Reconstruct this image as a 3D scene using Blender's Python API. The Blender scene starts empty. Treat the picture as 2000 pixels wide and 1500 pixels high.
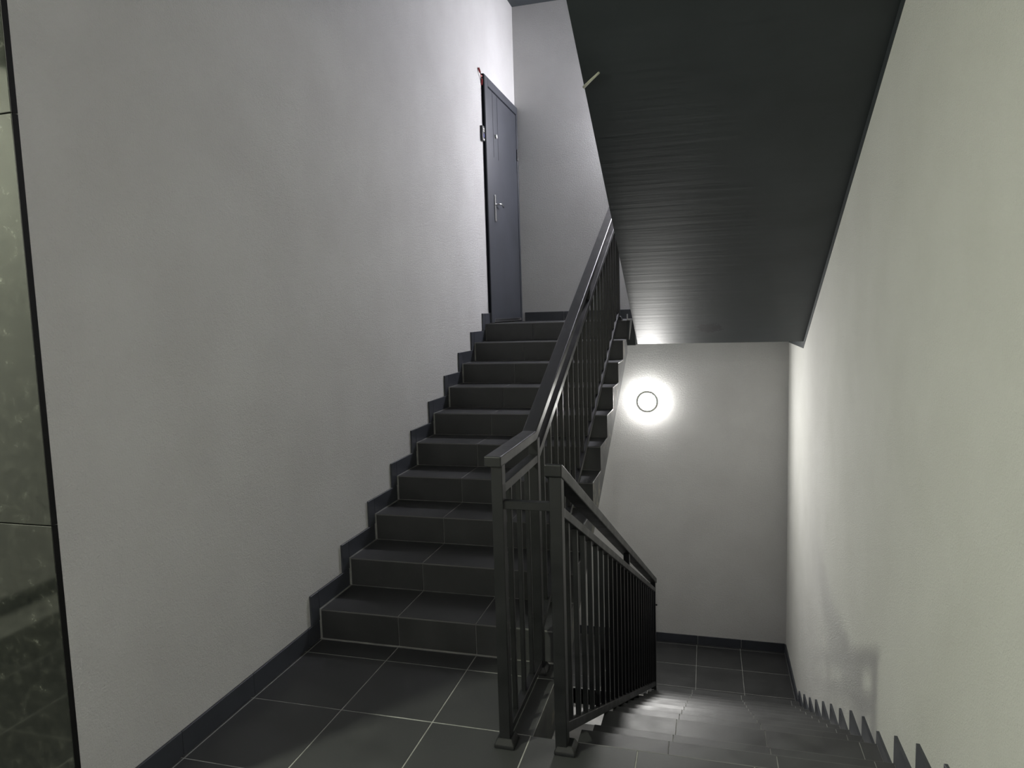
import bpy, bmesh, math, random
from mathutils import Vector, Matrix
random.seed(7)
S = bpy.context.scene
COL = S.collection

# ------------------------------------------------------------------ camera
def camera():
    yaw, pitch, roll = -0.2726, -0.1002, -0.0294
    cy, sy, cp, sp, cr, sr = (math.cos(yaw), math.sin(yaw), math.cos(pitch), math.sin(pitch), math.cos(roll), math.sin(roll))
    fw = Vector((sy*cp, cy*cp, sp)); ri = Vector((cy, -sy, 0)); up = ri.cross(fw)
    r = cr*ri + sr*up; u = -sr*ri + cr*up
    cd = bpy.data.cameras.new('camera'); cd.sensor_width = 36; cd.lens = 36*1367.14/2000
    cd.clip_start = .02
    c = bpy.data.objects.new('camera', cd); COL.objects.link(c)
    m = Matrix((r, u, -fw)).transposed().to_4x4(); m.translation = Vector((1.8112, -2.8776, 1.535))
    c.matrix_world = m
    S.camera = c
camera()

# ------------------------------------------------------------------ world, light, exposure
w = bpy.data.worlds.new('world'); S.world = w; w.use_nodes = True
w.node_tree.nodes['Background'].inputs[0].default_value = (.5, .52, .55, 1)
w.node_tree.nodes['Background'].inputs[1].default_value = 0.0
S.view_settings.view_transform = 'Standard'
S.view_settings.look = 'None'
S.view_settings.gamma = 1
S.view_settings.use_curve_mapping = False
S.view_settings.exposure = 0.0
LAMP_UP = ((.95, .94, 1.02), 1060)        # bluish white lamp at the landing above
LAMP_LOW = ((1.0, .985, .95), 125)       # lamp on the wall of the landing below
LOW_WATTS = 50
LAMP_LOBBY = ((.96, 1.0, .80), 1780)     # greenish lamp on the lobby ceiling
FILL_BACK = ((1.0, .96, .97), 470)      # neutral fill added at the back of the lobby to brighten the left wall

# ------------------------------------------------------------------ materials
def mat(name, base, rough=.6, spec=.5, metal=0.):
    m = bpy.data.materials.new(name); m.use_nodes = True
    b = m.node_tree.nodes['Principled BSDF']
    b.inputs['Base Color'].default_value = (*base, 1); b.inputs['Roughness'].default_value = rough
    b.inputs['Specular IOR Level'].default_value = spec; b.inputs['Metallic'].default_value = metal
    return m, m.node_tree, b
def nd(t, kind, **kw):
    n = t.nodes.new(kind)
    for k, v in kw.items():
        if k in n.inputs: n.inputs[k].default_value = v
        else: setattr(n, k, v)
    return n
def coords(t): return nd(t, 'ShaderNodeTexCoord').outputs['Object']
def noise(t, vec, scale, detail=4, rough=.55):
    n = nd(t, 'ShaderNodeTexNoise', Scale=scale, Detail=detail, Roughness=rough); t.links.new(vec, n.inputs['Vector']); return n.outputs['Fac']
def ramp(t, fac, *stops):
    r = nd(t, 'ShaderNodeValToRGB'); t.links.new(fac, r.inputs[0]); e = r.color_ramp.elements
    while len(e) < len(stops): e.new(.5)
    for s, (p, c) in zip(e, stops): s.position = p; s.color = (*c, 1) if len(c) == 3 else c
    return r.outputs[0]
def mix(t, fac, a, b, mode='MIX'):
    m = nd(t, 'ShaderNodeMix', data_type='RGBA', blend_type=mode)
    for s, v in ((0, fac), (6, a), (7, b)):
        if isinstance(v, (int, float)): m.inputs[s].default_value = v
        elif isinstance(v, tuple): m.inputs[s].default_value = (*v, 1)
        else: t.links.new(v, m.inputs[s])
    return m.outputs[2]
def bump(t, b, height, strength, dist):
    n = nd(t, 'ShaderNodeBump', Strength=strength, Distance=dist); t.links.new(height, n.inputs['Height']); t.links.new(n.outputs[0], b.inputs['Normal'])

def stucco(name, base, dark):
    m, t, b = mat(name, base, .85, .25)
    v = coords(t)
    big = noise(t, v, 2.2, 5); t.links.new(mix(t, ramp(t, big, (.35, (0, 0, 0)), (.75, (1, 1, 1))), base, dark), b.inputs['Base Color'])
    fine = noise(t, v, 160, 5, .7); mid = noise(t, v, 65, 3)
    a = nd(t, 'ShaderNodeMath', operation='MULTIPLY_ADD'); t.links.new(mid, a.inputs[0]); a.inputs[1].default_value = .6; t.links.new(fine, a.inputs[2])
    bump(t, b, a.outputs[0], .9, .009)
    return m
M = {}
M['wall'] = stucco('wall_stucco', (.75, .745, .735), (.68, .67, .66))
M['wall_right'] = stucco('wall_stucco_smooth', (.76, .76, .725), (.70, .70, .66))

def tile_mat(name, a, c, rough, bumpd=.0006):
    m, t, b = mat(name, a, rough, .5)
    v = coords(t); oi = nd(t, 'ShaderNodeObjectInfo')
    add = nd(t, 'ShaderNodeVectorMath', operation='ADD'); t.links.new(v, add.inputs[0])
    sc = nd(t, 'ShaderNodeVectorMath', operation='SCALE', Scale=7.3); cmb = nd(t, 'ShaderNodeCombineXYZ')
    t.links.new(oi.outputs['Random'], cmb.inputs[0]); t.links.new(oi.outputs['Random'], cmb.inputs[1])
    t.links.new(cmb.outputs[0], sc.inputs[0]); t.links.new(sc.outputs[0], add.inputs[1]); v = add.outputs[0]
    cloud = noise(t, v, 5, 6, .6); fine = noise(t, v, 90, 4, .6)
    col = mix(t, ramp(t, cloud, (.3, (0, 0, 0)), (.72, (1, 1, 1))), a, c)
    col = mix(t, ramp(t, fine, (.62, (0, 0, 0)), (.8, (.35, .35, .35))), col, tuple(x*1.7 for x in c))
    t.links.new(col, b.inputs['Base Color'])
    t.links.new(ramp(t, cloud, (.3, (rough-.06,)*3), (.7, (rough+.1,)*3)), b.inputs['Roughness'])
    bump(t, b, fine, .25, bumpd)
    return m
M['tile'] = tile_mat('anthracite_tile', (.030, .031, .0320), (.048, .049, .0505), .44)
M['skirt'] = tile_mat('anthracite_skirting', (.034, .037, .045), (.052, .057, .070), .42)

m, t, b = mat('grout', (.17, .17, .165), .9, .2)
t.links.new(ramp(t, noise(t, coords(t), 14, 4), (.3, (.22, .22, .21)), (.7, (.38, .38, .36))), b.inputs['Base Color']); M['grout'] = m

m, t, b = mat('stair_side_concrete', (.12, .12, .12), .8, .3)
v = coords(t); n1 = noise(t, v, 6, 6, .65)
t.links.new(ramp(t, n1, (.3, (.085, .088, .092)), (.56, (.13, .13, .13)), (.66, (.26, .24, .2)), (.72, (.14, .14, .14))), b.inputs['Base Color'])
bump(t, b, n1, .4, .006); M['side'] = m

m, t, b = mat('light_concrete', (.45, .45, .45), .9, .2)
n1 = noise(t, coords(t), 8, 5); t.links.new(ramp(t, n1, (.3, (.5, .5, .5)), (.7, (.66, .65, .64))), b.inputs['Base Color']); M['conc'] = m

# charcoal paint of the undersides, with the scuffed patches near the lower edge
m, t, b = mat('charcoal_paint', (.03, .033, .036), .50, .5)
v = nd(t, 'ShaderNodeNewGeometry').outputs['Position']; cl = noise(t, v, 3, 5); col = ramp(t, cl, (.3, (.027, .033, .036)), (.7, (.038, .045, .050)))
def patch(pos, sx, sy, lo, hi):
    mp = nd(t, 'ShaderNodeMapping', vector_type='POINT'); t.links.new(v, mp.inputs[0])
    sx *= 2; sy *= 2; mp.inputs['Scale'].default_value = (1/sx, 1/sy, 1/sy); mp.inputs['Location'].default_value = (-pos[0]/sx, -pos[1]/sy, -pos[2]/sy)
    ln = nd(t, 'ShaderNodeVectorMath', operation='LENGTH'); t.links.new(mp.outputs[0], ln.inputs[0])
    nn = noise(t, v, 26, 6, .7); ad = nd(t, 'ShaderNodeMath', operation='MULTIPLY_ADD'); t.links.new(nn, ad.inputs[0]); ad.inputs[1].default_value = .8; t.links.new(ln.outputs['Value'], ad.inputs[2])
    return ramp(t, ad.outputs[0], (lo, (1, 1, 1)), (hi, (0, 0, 0)))
col = mix(t, patch((1.83, 2.74, 1.377), .13, .10, .74, .78), col, (.017, .017, .022))
sp = noise(t, v, 120, 4, .7)
chip = mix(t, ramp(t, sp, (.58, (0, 0, 0)), (.66, (1, 1, 1))), col, (.16, .155, .14))
col = mix(t, patch((1.37, 2.9, 1.29), .13, .08, .76, .82), col, chip)
t.links.new(col, b.inputs['Base Color'])
wv = nd(t, 'ShaderNodeTexNoise', Scale=4, Detail=5); mp = nd(t, 'ShaderNodeMapping'); mp.inputs['Scale'].default_value = (.35, 7, 7)
t.links.new(v, mp.inputs[0]); t.links.new(mp.outputs[0], wv.inputs['Vector']); bump(t, b, wv.outputs['Fac'], .12, .005); M['soffit'] = m

m, t, b = mat('black_metal', (.012, .0125, .014), .36, .5)
n1 = noise(t, coords(t), 9, 5); t.links.new(ramp(t, n1, (.3, (.0055, .006, .007)), (.7, (.010, .0105, .012))), b.inputs['Base Color'])
t.links.new(ramp(t, n1, (.3, (.32,)*3), (.7, (.46,)*3)), b.inputs['Roughness']); M['metal'] = m

m, t, b = mat('polished_granite', (.009, .010, .008), .07, .5)
b.inputs['IOR'].default_value = 1.60
v = coords(t)
vo = nd(t, 'ShaderNodeTexVoronoi', Scale=75.); t.links.new(v, vo.inputs['Vector'])
n1 = noise(t, v, 28, 6, .7); n2 = noise(t, v, 6, 4)
col = ramp(t, n1, (.35, (.005, .006, .005)), (.55, (.014, .015, .012)), (.66, (.035, .037, .031)), (.74, (.12, .12, .105)))
col = mix(t, ramp(t, vo.outputs['Distance'], (.0, (.8, .8, .8)), (.09, (0, 0, 0))), col, (.06, .06, .054))
t.links.new(mix(t, ramp(t, n2, (.4, (0, 0, 0)), (.7, (.6, .6, .6))), col, (.006, .007, .006)), b.inputs['Base Color']); M['granite'] = m
M['granite_edge'] = mat('granite_sawn_edge', (.006, .006, .006), .7, .2)[0]
M['granite_joint'] = mat('granite_joint', (.22, .22, .2), .8, .2)[0]

m, t, b = mat('door_paint', (.045, .050, .062), .45, .45)
n1 = noise(t, coords(t), 3, 5); t.links.new(ramp(t, n1, (.3, (.038, .042, .051)), (.7, (.052, .057, .07))), b.inputs['Base Color']); M['door'] = m
M['nosing'] = mat('cut_tile_edge', (.13, .13, .128), .6, .4)[0]
M['door_gap'] = mat('door_gap', (.006, .007, .01), .8, .1)[0]
M['chrome'] = mat('brushed_chrome', (.75, .75, .76), .22, .5, 1.)[0]
M['white'] = mat('white_plastic', (.75, .75, .72), .4)[0]
M['plaster'] = mat('white_plaster_smear', (.62, .62, .62), .9, .2)[0]
M['black'] = mat('black_plastic', (.012, .012, .014), .35)[0]
M['blue'] = mat('blue_plastic', (.05, .06, .25), .4)[0]
M['red'] = mat('red_plastic', (.35, .045, .05), .45)[0]
M['stub'] = mat('pale_plastic', (.55, .56, .45), .55)[0]
M['lamp_ring'] = mat('lamp_ring', (.85, .85, .81), .8, .1)[0]
def glow(name, c, s):
    m = bpy.data.materials.new(name); m.use_nodes = True; t = m.node_tree; t.nodes.clear()
    e = nd(t, 'ShaderNodeEmission', Strength=float(s)); e.inputs[0].default_value = (*c, 1)
    o = nd(t, 'ShaderNodeOutputMaterial'); t.links.new(e.outputs[0], o.inputs[0]); return m

# ------------------------------------------------------------------ mesh helpers
def link(o, parent=None):
    COL.objects.link(o)
    if parent is not None: o.parent = parent
    return o
def tag(o, label=None, cat=None, group=None, kind=None):
    if label: o['label'] = label
    if cat: o['category'] = cat
    if group: o['group'] = group
    if kind: o['kind'] = kind
    return o
def empty(name, loc, rz=0.):
    o = bpy.data.objects.new(name, None); o.location = loc; o.rotation_euler = (0, 0, rz); o.empty_display_size = .1
    return link(o)
def mesh(name, verts, faces, mats, idx=None):
    me = bpy.data.meshes.new(name); me.from_pydata([tuple(v) for v in verts], [], faces)
    for q in (mats if isinstance(mats, (list, tuple)) else [mats]): me.materials.append(q)
    if idx:
        for p, i in zip(me.polygons, idx): p.material_index = i
    bm = bmesh.new(); bm.from_mesh(me); bmesh.ops.recalc_face_normals(bm, faces=bm.faces); bm.to_mesh(me); bm.free()
    return me
def obj(name, me, parent=None, off=(0, 0, 0)):
    o = bpy.data.objects.new(name, me); o.location = off; return link(o, parent)
BF = [(0, 1, 2, 3), (7, 6, 5, 4), (0, 4, 5, 1), (1, 5, 6, 2), (2, 6, 7, 3), (3, 7, 4, 0)]
def boxv(x0, x1, y0, y1, z0, z1):
    return [(x0, y0, z0), (x1, y0, z0), (x1, y1, z0), (x0, y1, z0), (x0, y0, z1), (x1, y0, z1), (x1, y1, z1), (x0, y1, z1)]
def base_of(parent): return Vector(parent.location) if parent is not None else Vector((0, 0, 0))
def box(name, x0, x1, y0, y1, z0, z1, m, parent=None, bev=0., seg=2):
    """axis aligned box; its origin sits at the box centre"""
    c = Vector(((x0+x1)/2, (y0+y1)/2, (z0+z1)/2))
    me = mesh(name, [Vector(v)-c for v in boxv(x0, x1, y0, y1, z0, z1)], BF, m)
    if bev: bevel(me, bev, seg)
    return obj(name, me, parent, c - base_of(parent))
def bevel(me, d, seg=2):
    bm = bmesh.new(); bm.from_mesh(me)
    bmesh.ops.bevel(bm, geom=bm.edges[:], offset=d, segments=seg, affect='EDGES', profile=.5, clamp_overlap=True)
    bm.to_mesh(me); bm.free()
CACHE = {}
def tile(name, x0, x1, y0, y1, z0, z1, m, parent):
    """box shared between alike tiles, tiny chamfer"""
    k = (round(x1-x0, 4), round(y1-y0, 4), round(z1-z0, 4), m.name)
    if k not in CACHE:
        a, b_, c = (x1-x0)/2, (y1-y0)/2, (z1-z0)/2
        me = mesh(name, boxv(-a, a, -b_, b_, -c, c), BF, m); bevel(me, .0012, 1); CACHE[k] = me
    c = Vector(((x0+x1)/2, (y0+y1)/2, (z0+z1)/2))
    return obj(name, CACHE[k], parent, c - base_of(parent))
def prism(axis, pts, a0, a1, m, name, parent=None, bev=0., seg=2, idx=None):
    """2-D polygon extruded along axis (0: pts are y,z; 1: pts are x,z; 2: pts are x,y)"""
    def v(p, a): return {0: (a, p[0], p[1]), 1: (p[0], a, p[1]), 2: (p[0], p[1], a)}[axis]
    n = len(pts); vs = [v(p, a0) for p in pts] + [v(p, a1) for p in pts]
    c = sum((Vector(q) for q in vs), Vector()) / len(vs)
    fs = [tuple(range(n))[::-1], tuple(range(n, 2*n))] + [(i, (i+1) % n, n+(i+1) % n, n+i) for i in range(n)]
    me = mesh(name, [Vector(q)-c for q in vs], fs, m, idx)
    if bev: bevel(me, bev, seg)
    return obj(name, me, parent, c - base_of(parent))
def tube(name, pts, r, m, parent=None, n=10, r1=None):
    pts = [Vector(p) for p in pts]; vs, fs = [], []
    for i, p in enumerate(pts):
        d = (pts[min(i+1, len(pts)-1)] - pts[max(i-1, 0)]).normalized()
        a = d.orthogonal().normalized(); b_ = d.cross(a)
        rr = r if r1 is None else r + (r1-r)*i/(len(pts)-1)
        vs += [p + rr*(math.cos(k*2*math.pi/n)*a + math.sin(k*2*math.pi/n)*b_) for k in range(n)]
    for i in range(len(pts)-1):
        fs += [(i*n+k, i*n+(k+1) % n, (i+1)*n+(k+1) % n, (i+1)*n+k) for k in range(n)]
    fs += [tuple(range(n))[::-1], tuple(range((len(pts)-1)*n, len(pts)*n))]
    c = pts[0]; me = mesh(name, [q-c for q in vs], fs, m)
    for p in me.polygons: p.use_smooth = len(p.vertices) == 4
    return obj(name, me, parent, c - base_of(parent))
def lathe(name, prof, m, parent, n=48):
    vs, fs = [], []
    for r, z in prof: vs += [(r*math.cos(k*2*math.pi/n), r*math.sin(k*2*math.pi/n), z) for k in range(n)]
    for i in range(len(prof)-1): fs += [(i*n+k, i*n+(k+1) % n, (i+1)*n+(k+1) % n, (i+1)*n+k) for k in range(n)]
    me = mesh(name, vs, fs, m)
    for p in me.polygons: p.use_smooth = True
    return obj(name, me, parent)

# ------------------------------------------------------------------ measures
H, T = .1455, .31                 # riser and tread of the flight going up (10 risers)
W = 1.199                         # open side of that flight
XR, YF = 2.54, 3.987              # right wall, far wall
ZU = 10*H                         # landing above
ZL = -1.774                       # landing below
YE, T2 = -.545, .2895             # landing edge and tread of the flight going down (13 risers)
ZS = [0, -.135, -.288, -.389, -.532, -.678, -.825, -.971, -1.117, -1.261, -1.405, -1.552, -1.672, ZL]
SK = .088                         # height of the skirting tiles
YG = -1.348                       # face of the granite cladding
CEIL = 2.93                       # lobby ceiling
XLOB = -1.84                      # left end of the lobby
YB = -5.2                         # back of the lobby
G = .0019                         # half a grout joint
TH = .008                         # tile thickness
def inner(y): return 1.330 + .0165*max(y, -.6)   # inner (open) edge of the flight going down

# ------------------------------------------------------------------ setting: walls, ceilings
def struct(o): return tag(o, kind='structure')
struct(box('wall_left', -.14, 0, YG+.019, YF+.15, -3.6, 4.9, M['wall']))
struct(box('wall_far', 0, XR, YF, YF+.15, -3.6, 4.9, M['wall']))
wr = struct(box('wall_right', XR, XR+.15, YB, YF+.15, -3.6, 4.9, M['wall_right']))
struct(box('wall_lobby', XLOB-.15, XLOB, YB, YG+.019, -.2, CEIL+.3, M['wall_right']))
struct(box('wall_back', XLOB-.15, XR, YB-.15, YB, -.2, CEIL+.3, M['wall_right']))
gw = box('wall_granite', XLOB, -.14, YG+.019, YG+.2, -.2, CEIL+.3, M['granite_joint']); struct(gw)
xs_ = [-.0005, -.60, -1.2, XLOB]; zs_ = [.0, .967, 2.116, CEIL]
for i in range(3):
    for j in range(3):
        o = tile('granite_slab', xs_[i+1]+.001, xs_[i]-.0005, YG, YG+.0185, zs_[j]+.0015, zs_[j+1]-.0015, M['granite'], gw)
        if i == 0:
            e = box('slab_edge', xs_[i]-.0006, xs_[i]+.0012, YG+.0006, YG+.0192, zs_[j]+.001, zs_[j+1]-.001, M['granite_edge'], None)
            e.parent = o; e.location = Vector(e.location) - Vector(o.location) - base_of(gw)
struct(box('ceiling', XLOB, XR, YB, -.30, CEIL, CEIL+.3, M['soffit']))
struct(box('ceiling_upper', 0, XR, 2.9, YF, 4.483, 4.75, M['soffit']))
# dark paint band that runs on the right wall just below the slanting underside
def sof(y): return 1.249 + .5345*(2.979-y)
bw = .055
prism(0, [(YF, 1.254), (2.979, 1.254), (-.2, sof(-.2)), (-.2, sof(-.2)-bw), (2.99, 1.254-bw), (YF, 1.254-bw)], XR-.0025, XR+.001, M['soffit'], 'paint_band', wr)

# ------------------------------------------------------------------ floors with their tiles
fl = struct(prism(2, [(XLOB, YB), (XR, YB), (XR, YE-.006), (W, YE-.006), (W, -.008), (0, -.008), (0, YG), (XLOB, YG)], -.2, -.001, [M['side'], M['grout']], 'floor', idx=[0, 1]+[0]*8))
XJ = [.022, .4205, .805, 1.191, 1.577, 1.964, 2.352, XR-.012]
YJ = [-.012, -.1431, -.5438, -.9445, -1.3452, -1.7459, -2.1466, -2.5473, -2.948, -3.35, -3.75, -4.15]
def ftile(x0, x1, y0, y1, z, parent, name='floor_tile', h=TH): tile(name, x0+G, x1-G, y0+G, y1-G, z-h, z, M['tile'], parent)
for j in range(len(YJ)-1):
    for i in range(len(XJ)-1):
        x0, x1 = XJ[i], XJ[i+1]
        if j < 2 and x0 > 1.0: continue
        if j < 2 and x1 > 1.0: x1 = W+G-.001
        ftile(x0, x1, YJ[j+1], min(YJ[j], -.014), 0, fl)
    ftile(.006, .022, YJ[j+1], YJ[j], 0, fl)
for j in range(4, len(YJ)-1):
    for i in range(5): ftile(-.378-.4*i, .018-.4*i if i else .006, YJ[j+1], YJ[j], 0, fl) if -.378-.4*i > XLOB else None

fu = struct(prism(2, [(0, 2.79), (1.262, 2.79), (1.262, 2.981), (XR, 2.981), (XR, YF), (0, YF)], 1.254, ZU-.001, [M['soffit'], M['grout']], 'floor_upper', idx=[0, 1]+[0]*6))
for i, (x0, x1) in enumerate([(.022, .4205), (.4205, .805), (.805, 1.205), (1.205, 1.6), (1.6, 2.0), (2.0, XR-.01)]):
    for y0, y1 in ((2.796, 3.1), (3.1, 3.5), (3.5, 3.9), (3.9, YF-.01)): ftile(x0, x1, y0, y1, ZU, fu)
# smears of white grout at the landing corner between the flights
box('grout_smear', 1.196, 1.25, 2.778, 2.79, ZU-.002, ZU+.012, M['plaster'], fu, .003)
box('grout_smear', 1.196, 1.206, 2.776, 2.79, ZU+.012, ZU+.05, M['plaster'], fu, .003)
prism(1, [(1.212, 1.30), (1.222, 1.453), (1.24, 1.453), (1.216, 1.30)], 2.784, 2.792, M['plaster'], 'grout_smear', fu)

fd = struct(prism(0, [(2.929, ZL-.2), (YF, ZL-.2), (YF, ZL-.001), (2.929, ZL-.001)], 0, XR, [M['soffit'], M['grout']], 'floor_lower', idx=[0, 0, 0, 0, 1, 0]))
struct(box('floor_basement', 0, XR, -1.4, YF, ZL-1.0, ZL-.6, M['soffit']))
for x0, x1 in [(.1, .5), (.5, .905), (.905, 1.31), (1.31, 1.715), (1.715, 2.122), (2.122, XR-.012)]:
    for y0, y1 in ((2.94, 3.147), (3.147, 3.548), (3.548, 3.95), (3.95, YF-.008)): ftile(x0, x1, y0, y1, ZL, fd)

# ------------------------------------------------------------------ skirting tiles
bl = struct(empty('baseboard_left', (0, 0, 0)))
ys = [-.105, -.52, -.93, YG+.02]
tile('skirting_tile', 0, .010, -.104+.001, -.005, 0, SK, M['skirt'], bl)
for a, b_ in zip(ys, ys[1:]): tile('skirting_tile', 0, .010, b_+.001, a-.001, 0, SK, M['skirt'], bl)
for k in range(1, 11):
    y0, z = (k-1)*T, k*H
    tile('skirting_tile', 0, .010, y0-.07, y0-.001, z-H+SK+.001, z+SK, M['skirt'], bl)
    if k < 10: tile('skirting_tile', 0, .010, y0+.001, y0+T-.008, z, z+SK, M['skirt'], bl)
    else: tile('skirting_tile', 0, .010, y0+.001, y0+.132, z, z+SK, M['skirt'], bl)
bf = struct(empty('baseboard_far', (0, 0, 0)))
for x0, x1 in [(.05, .45), (.45, .85), (.85, 1.25), (1.25, 1.65), (1.65, 2.05), (2.05, 2.53)]:
    tile('skirting_tile', x0+G, x1-G, YF-.010, YF, ZU, ZU+SK, M['skirt'], bf)
for x0, x1 in [(.1, .5), (.5, .91), (.91, 1.318), (1.318, 1.724), (1.724, 2.133), (2.133, 2.53)]:
    tile('skirting_tile', x0+G, x1-G, YF-.010, YF, ZL, ZL+SK, M['skirt'], bf)
br = struct(empty('baseboard_right', (0, 0, 0)))
for a, b_ in ((2.96, 3.45), (3.45, 3.977)): tile('skirting_tile', XR-.012, XR, a+G, b_-G, ZL, ZL+SK, M['skirt'], br)
for a, b_ in ((YE+.017, -.95), (-.95, -1.35), (-1.35, -1.75), (-1.75, -2.15), (-2.15, -2.55), (-2.55, -2.95)):
    tile('skirting_tile', XR-.012, XR, b_+G, a-G, 0, SK, M['skirt'], br)
bb = struct(empty('baseboard_lobby', (0, 0, 0)))
for k in range(9): tile('skirting_tile', XLOB, XLOB+.012, YG-.4*(k+1)+G, YG-.4*k-G, 0, SK, M['skirt'], bb)
TOPS = [.088, -.030, -.180, -.338, -.440, -.578, -.733, -.872, -1.020, -1.171, -1.319, -1.455, -1.590, ZL+SK]
for k in range(1, 13):
    ya, yb = YE+T2*(k-1), YE+T2*k
    e = .018
    prism(0, [(ya+.001, ZS[k]), (yb+.0005, ZS[k]), (yb+.0005, TOPS[k+1]+.001), (yb+e, TOPS[k+1]+.001), (yb+e, TOPS[k]), (ya+.001, TOPS[k])], XR-.012, XR, M['skirt'], 'skirting_tile', br)

# ------------------------------------------------------------------ flight going up
st = tag(empty('staircase', (.6, 0, 0)), 'dark tiled staircase climbing along the left wall to the grey door', 'stairs')
pts = [(.001, -.16)]
for k in range(10): pts += [(k*T+.0015, k*H-.001 if k else 0), (k*T+.0015, (k+1)*H-.0015)]
pts += [(2.788, ZU-.0015), (2.788, 1.195)]
prism(0, pts, .0, W-.0015, [M['side'], M['grout']], 'body', st, idx=[0, 0]+[1]*(len(pts)-2)+[0, 0])
SX = [.018, .4217, .8036, W]
for k in range(10):
    y0, z = k*T, (k+1)*H
    for i in range(3):
        x0, x1 = SX[i]+G, SX[i+1]-(G if i < 2 else 0)
        tile('riser_tile', x0, x1, y0-.005, y0+.003, z-H+.002, z-.0065, M['tile'], st)
        if k < 9: tile('tread_tile', x0, x1, y0-.0015, y0+T-.0075, z-TH, z, M['tile'], st)
    tile('nosing_edge', SX[0]+G, W, y0-.0056, y0-.0012, z-.0066, z-.0008, M['nosing'], st)
    if k == 9:
        for i in range(3): tile('tread_tile', SX[i]+G, SX[i+1]-G, y0-.0015, y0+.0055, z-TH, z, M['tile'], st)

# ------------------------------------------------------------------ flight going down
sd = tag(empty('staircase', (1.9, YE, 0)), 'dark tiled flight descending along the right wall to the landing with the lamp', 'stairs')
vs, fs, idx = [], [], []
prof = [(YE-.006, -.19), (YE-.006, -.001)]
for k in range(13):
    y = YE+T2*k-.0015
    prof += [(y, ZS[k]-.0015), (y, ZS[k+1]-.0015)]
prof += [(2.929, ZL-.0015), (2.929, ZL-.19)]
n = len(prof)
for a in (0, 1):
    for (y, z) in prof: vs.append(Vector((XR if a else inner(y)+.0015, y, z)) - Vector(sd.location))
fs = [tuple(range(n))[::-1], tuple(range(n, 2*n))] + [(i, (i+1) % n, n+(i+1) % n, n+i) for i in range(n)]
obj('body', mesh('body', vs, fs, [M['side'], M['grout']], [0, 0]+[1]*(n-2)+[0, 0]), sd)
def quad_tile(name, q, z0, z1, m, parent):
    c = Vector((sum(p[0] for p in q)/4, sum(p[1] for p in q)/4, (z0+z1)/2))
    vs = [Vector((x, y, z0))-c for x, y in q] + [Vector((x, y, z1))-c for x, y in q]
    return obj(name, mesh(name, vs, BF, m), parent, c - base_of(parent))
for k in range(1, 13):
    ya, yb, z = YE+T2*(k-1), YE+T2*k, ZS[k]
    sh = .0022*k
    xs2 = [None, 1.667+sh*.9, 2.058+sh, 2.452+sh*.7, XR-.012]
    for i in range(4):
        a0 = inner(ya) if i == 0 else xs2[i]+G; b0 = inner(yb) if i == 0 else xs2[i]+G
        x1 = xs2[i+1]-G
        quad_tile('tread_tile', [(a0, ya+.006), (x1, ya+.006), (x1, yb+.0015), (b0, yb+.0015)], z-TH, z, M['tile'], sd)
        tile('riser_tile', max(a0, b0), x1, yb-.003, yb+.005, ZS[k+1]+.001, z-.0065, M['tile'], sd)
for k in range(0, 13):
    y = YE+T2*k; tile('nosing_edge', inner(y), XR-.012, y+.0012, y+.0056, ZS[k]-.0066, ZS[k]-.0008, M['nosing'], sd)
for i, (a, b_) in enumerate([(inner(YE), 1.577), (1.577, 1.964), (1.964, 2.352), (2.352, XR-.012)]):
    tile('riser_tile', a, b_-G, YE-.003, YE+.005, ZS[1]+.001, -.0065, M['tile'], sd)

# ------------------------------------------------------------------ flight overhead on the right: we see its charcoal underside
so = tag(empty('staircase', (1.9, 2.9, 1.3)), 'charcoal painted underside of a flight slanting overhead towards the right wall', 'stairs')
pts = [(2.979, 1.2535), (2.979, ZU-.010), (2.79, ZU-.010)]
for k in range(12): pts += [(2.79-.25*k, ZU+.1365*(k+1)), (2.79-.25*(k+1), ZU+.1365*(k+1))]
pts += [(-.29, 3.22), (-.29, sof(-.29))]
prism(0, pts, 1.262, XR-.001, M['soffit'], 'body', so)
# flight above the one that climbs along the left wall
sl = tag(empty('staircase', (.6, 0, 3.23)), 'dark painted underside of the flight above the climbing stairs, over the left wall', 'stairs')
prism(0, [(-.15, 3.994+.4855*(-.15-1.9)), (2.905, 4.482), (2.905, 4.75), (-.15, 3.35)], 0.001, W, M['soffit'], 'body', sl)
# rough flight further down, glimpsed below the balusters
sc = tag(empty('staircase', (.6, 2.93, ZL)), 'pale rough concrete flight glimpsed below the railing of the descending stairs', 'stairs')
pts = [(2.929, ZL-.19), (2.929, ZL-.01)]
for k in range(1, 5): pts += [(2.929-.29*(k-1), ZL-.1455*k), (2.929-.29*k, ZL-.1455*k)]
pts += [(2.929-.29*4, ZL-.9)]
prism(0, pts, .001, W+.1, M['conc'], 'body', sc)

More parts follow.
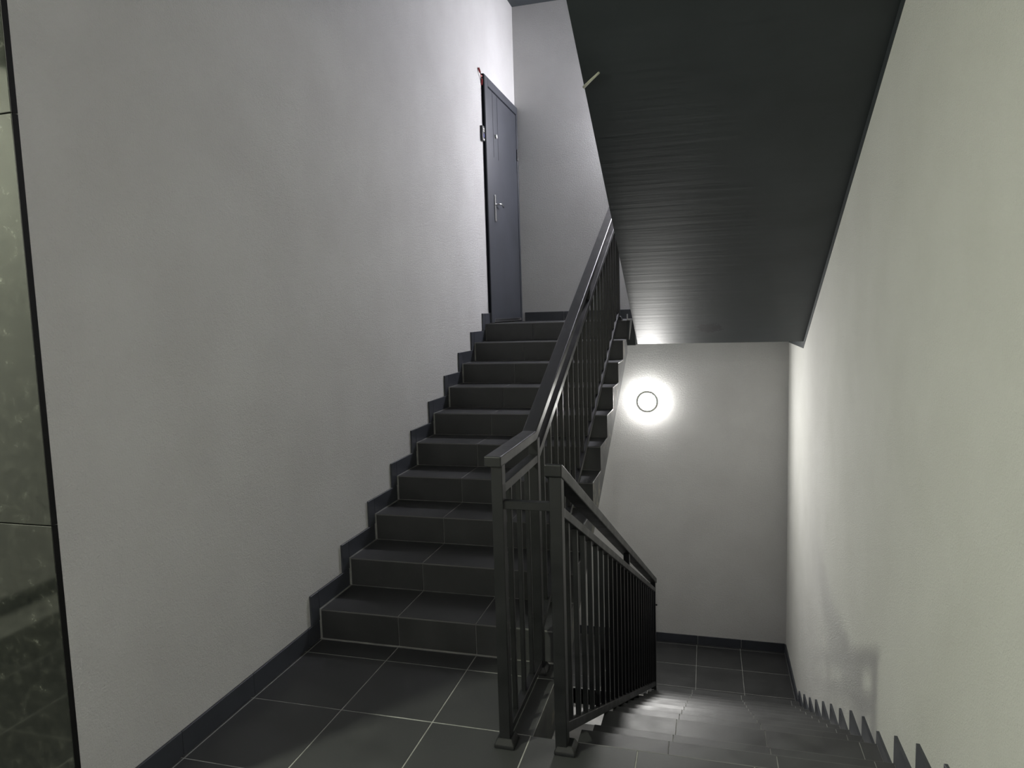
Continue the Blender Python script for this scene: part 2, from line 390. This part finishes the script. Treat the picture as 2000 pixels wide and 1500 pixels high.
# ------------------------------------------------------------------ railings
def post_foot(x, y, z, parent, k=1.):
    a, b_ = .037*k, .027*k
    vs = [(sx*a, sy*a, 0) for sx, sy in ((-1, -1), (1, -1), (1, 1), (-1, 1))] + [(sx*a, sy*a, .012) for sx, sy in ((-1, -1), (1, -1), (1, 1), (-1, 1))] + [(sx*b_, sy*b_, .034) for sx, sy in ((-1, -1), (1, -1), (1, 1), (-1, 1))]
    f = [(3, 2, 1, 0), (8, 9, 10, 11)] + [(i, (i+1) % 4, 4+(i+1) % 4, 4+i) for i in range(4)] + [(4+i, 4+(i+1) % 4, 8+(i+1) % 4, 8+i) for i in range(4)]
    me = mesh('base_cover', vs, f, M['metal']); bevel(me, .0025, 1)
    return obj('base_cover', me, parent, Vector((x, y, z)) - base_of(parent))
SHARE = {}
def bar(name, x, y, z0, z1, wd, parent, zslope=0.):
    """upright square bar"""
    h = wd/2
    pts = [(y-h, z0-h*zslope), (y+h, z0+h*zslope), (y+h, z1+h*zslope), (y-h, z1-h*zslope)]
    key = (name, wd, round(z1-z0, 3), zslope)
    if key in SHARE: return obj(name, SHARE[key], parent, Vector((x, y, (z0+z1)/2)) - base_of(parent))
    o = prism(0, pts, x-h, x+h, M['metal'], name, parent, .0018, 1); SHARE[key] = o.data; return o
SA = .457
ra = tag(empty('stair_railing', (1.118, -.61, 0)), 'black metal railing that climbs along the open side of the stairs to the upper landing', 'railing')
XA = 1.118
def hA(y): return 1.052 + (SA*(y+.12) if y > -.12 else 0)
ye = 2.86
prism(0, [(-.637, 1.052), (-.12, 1.052), (ye, hA(ye)), (ye, hA(ye)-.042), (-.108, 1.0145), (-.637, 1.0145)], 1.077, 1.137, M['metal'], 'handrail', ra, .004, 2)
prism(0, [(-.59, .952), (-.10, .952), (2.8, .952+SA*2.90), (2.8, .952+SA*2.90-.036), (-.092, .918), (-.59, .918)], XA-.019, XA+.019, M['metal'], 'mid_rail', ra, .002, 1)
prism(0, [(-.59, .060), (-.09, .060), (-.09, .030), (-.59, .030)], XA-.016, XA+.016, M['metal'], 'bottom_rail', ra, .002, 1)
def bA(y): return .205 + SA*y
prism(0, [(-.07, bA(-.07)), (2.8, bA(2.8)), (2.8, bA(2.8)+.034), (-.07, bA(-.07)+.034)], XA-.016, XA+.016, M['metal'], 'bottom_rail', ra, .002, 1)
bar('post', XA, -.61, .02, 1.02, .040, ra); post_foot(XA, -.608, 0, ra)
bar('post', XA, -.085, .02, 1.02, .040, ra); post_foot(XA, -.085, 0, ra)
bar('post', XA, 2.83, ZU+.005, hA(2.83)-.03, .040, ra); post_foot(XA, 2.83, ZU, ra)
for k in range(1, 4): bar('baluster', XA, -.61+.131*k+.0, .05, .93, .018, ra)
for k in range(1, 20):
    y = -.085+.1455*k
    bar('baluster', XA, y, bA(y)+.02, .93+SA*(y+.10), .018, ra, SA)
for y in (1.35,): bar('stub_post', XA, y, .94+SA*(y+.10), hA(y)-.03, .034, ra, SA)
box('cross_bar', XA+.018, 1.302, -.622, -.594, .866, .895, M['metal'], ra, .002, 1)

rz = -math.atan(.0155)
XB, YB0 = 1.322, -.608
rb = tag(empty('stair_railing', (XB, YB0, 0), rz), 'black metal railing that runs down beside the descending flight, slender balusters', 'railing')
# parts are laid out in the railing's own unrotated frame
def hB(y): return 1.030 - .4905*(y+.63)
prism(0, [(-.637, 1.030), (-.62, 1.030), (2.95, hB(2.95)), (2.95, hB(2.95)-.043), (-.60, hB(-.60)-.043), (-.637, .989)], 1.288, 1.347, M['metal'], 'handrail', rb, .004, 2)
def mB(y): return .880 - .4775*(y+.60)
prism(0, [(-.59, mB(-.59)), (2.88, mB(2.88)), (2.88, mB(2.88)-.036), (-.59, mB(-.59)-.036)], XB-.019, XB+.019, M['metal'], 'mid_rail', rb, .002, 1)
def bB(y): return .095 - .4915*(y+.58)
prism(0, [(-.59, bB(-.59)), (2.88, bB(2.88)), (2.88, bB(2.88)-.040), (-.59, bB(-.59)-.040)], XB-.017, XB+.017, M['metal'], 'bottom_rail', rb, .002, 1)
bar('post', XB, -.608, .02, .998, .042, rb); post_foot(XB+.012, -.600, 0, rb)
bar('post', XB, 1.2, mB(1.2)-.01, hB(1.2)-.03, .034, rb, -.48)
pe = bar('post', XB, 2.88, ZS[12]+.002, hB(2.88)-.03, .040, rb)
for k in range(1, 24):
    y = -.61+.1475*k
    bar('baluster', XB, y, bB(y)-.01, mB(y)-.02, .0195, rb, -.48)
c = tube('bolt', [(XB+.018, 2.88, -.93), (XB+.034, 2.88, -.93)], .008, M['metal'], rb, 8)

# ------------------------------------------------------------------ lamps
def lamp(name, loc, rot, glowm, label, watts=0, colour=(1, 1, 1)):
    t_ = empty(name, loc); t_.rotation_euler = rot
    tag(t_, label, 'lamp')
    lathe('base', [(0, 0), (.088, 0), (.088, .012), (0, .012)], M['white'], t_)
    d = lathe('diffuser', [(.084, .010), (.086, .012), (.0885, .034), (.086, .046), (.078, .053), (.04, .057), (.0005, .059)], glowm, t_)
    rg = lathe('ring', [(.0845, .0600), (.0845, .0630), (.1070, .0630), (.1070, .0600), (.0845, .0600)], M['lamp_ring'], t_, 64)
    for p in rg.data.polygons: p.use_smooth = False
    if watts:                                    # the light source sits just in front of the diffuser
        ld = bpy.data.lights.new('bulb', 'AREA'); ld.shape = 'DISK'; ld.size = .15; ld.energy = watts; ld.color = colour
        b_ = bpy.data.objects.new('bulb', ld); link(b_, t_); b_.location = (0, 0, .066); b_.rotation_euler = (math.pi, 0, 0)
    return t_
lamp('wall_lamp', (1.258, YF, .651), (math.pi/2, 0, 0), glow('glow_low', *LAMP_LOW), 'round glowing wall lamp with a thin grey ring on the far wall', LOW_WATTS, LAMP_LOW[0])
lamp('wall_lamp', (1.45, YF, 3.30), (math.pi/2, 0, 0), glow('glow_up', *LAMP_UP), 'round wall lamp of the upper landing, hidden behind the slanting underside')
lamp('ceiling_lamp', (-.85, -2.5, CEIL), (math.pi, 0, 0), glow('glow_lobby', *LAMP_LOBBY), 'round greenish ceiling lamp of the lobby in front of the granite wall')
lamp('ceiling_lamp', (1.75, -4.3, CEIL), (math.pi, 0, 0), glow('glow_fill_back', *FILL_BACK), 'added fill light at the back of the lobby, shaped as a round ceiling lamp')  # unseen fill for the left wall, built as a ceiling lamp

# ------------------------------------------------------------------ door at the upper landing and the things around it
d1 = struct(empty('door_1', (0, 3.45, ZU)))
z0, z1 = ZU+.003, 3.535
box('door_frame', .0, .026, 2.932, 3.022, z0, z1, M['door'], d1, .003, 1)
box('door_frame', .0, .026, 3.945, 3.982, z0, z1, M['door'], d1, .003, 1)
box('door_frame', .0, .026, 3.022, 3.945, 3.462, z1, M['door'], d1, .003, 1)
box('frame_seal', .0, .022, 2.920, 2.931, z0+.09, z1, M['door_gap'], d1)
box('frame_seal', .0, .006, 3.022, 3.945, z0, 3.462, M['door_gap'], d1)
leaf = box('door_leaf', .004, .020, 3.033, 3.940, z0+.008, 3.455, M['door'], d1, .002, 1)
for y in (3.16, 3.30):
    g = box('panel_groove', .0195, .0206, y-.003, y+.003, 2.9, 3.452, M['door_gap'], None); g.parent = leaf; g.location = Vector(g.location) - Vector(leaf.location) - Vector(d1.location)
es = box('handle_plate', .0, .010, 3.125, 3.165, 2.345, 2.575, M['chrome'], d1, .004, 2); es.location.x += .020
lv = tube('lever', [(.028, 3.145, 2.492), (.062, 3.145, 2.492), (.068, 3.165, 2.495), (.066, 3.21, 2.503), (.060, 3.25, 2.498), (.058, 3.285, 2.484)], .009, M['chrome'], d1, 10, .007)
ph = tube('peephole', [(.018, 3.225, 3.09), (.034, 3.225, 3.09)], .017, M['white'], d1, 16)
box('weather_strip', .018, .024, 3.036, 3.938, z0+.010, z0+.035, M['chrome'], d1, .002, 1)
box('hinge', .018, .034, 3.932, 3.95, 3.02, 3.13, M['black'], d1, .004, 1)
db = tag(empty('doorbell', (0, 2.875, 3.037)), 'small black doorbell box with pale buttons beside the grey door', 'doorbell')
box('case', .0, .022, 2.850, 2.902, 2.975, 3.100, M['black'], db, .004, 2)
box('button', .021, .025, 2.862, 2.890, 3.068, 3.082, M['white'], db, .001, 1)
box('button', .021, .025, 2.862, 2.890, 3.052, 3.063, M['white'], db, .001, 1)
box('button', .021, .025, 2.864, 2.888, 3.005, 3.035, M['blue'], db, .001, 1)
box('button', .021, .025, 2.862, 2.890, 2.982, 2.994, M['white'], db, .001, 1)
wv_ = tag(tube('wire', [(.004, 2.918, 3.44), (.012, 2.905, 3.48), (.018, 2.875, 3.50), (.014, 2.848, 3.525), (.006, 2.838, 3.555)], .008, M['red'], None, 8), 'red wire end curling out at the top corner of the door frame', 'wire')
tag(tube('cable_stub', [(1.262, .474, 2.572), (1.30, .44, 2.588), (1.345, .40, 2.605)], .007, M['stub'], None, 8, .005), 'pale plastic cable stub poking out of the edge of the dark overhead flight', 'cable')
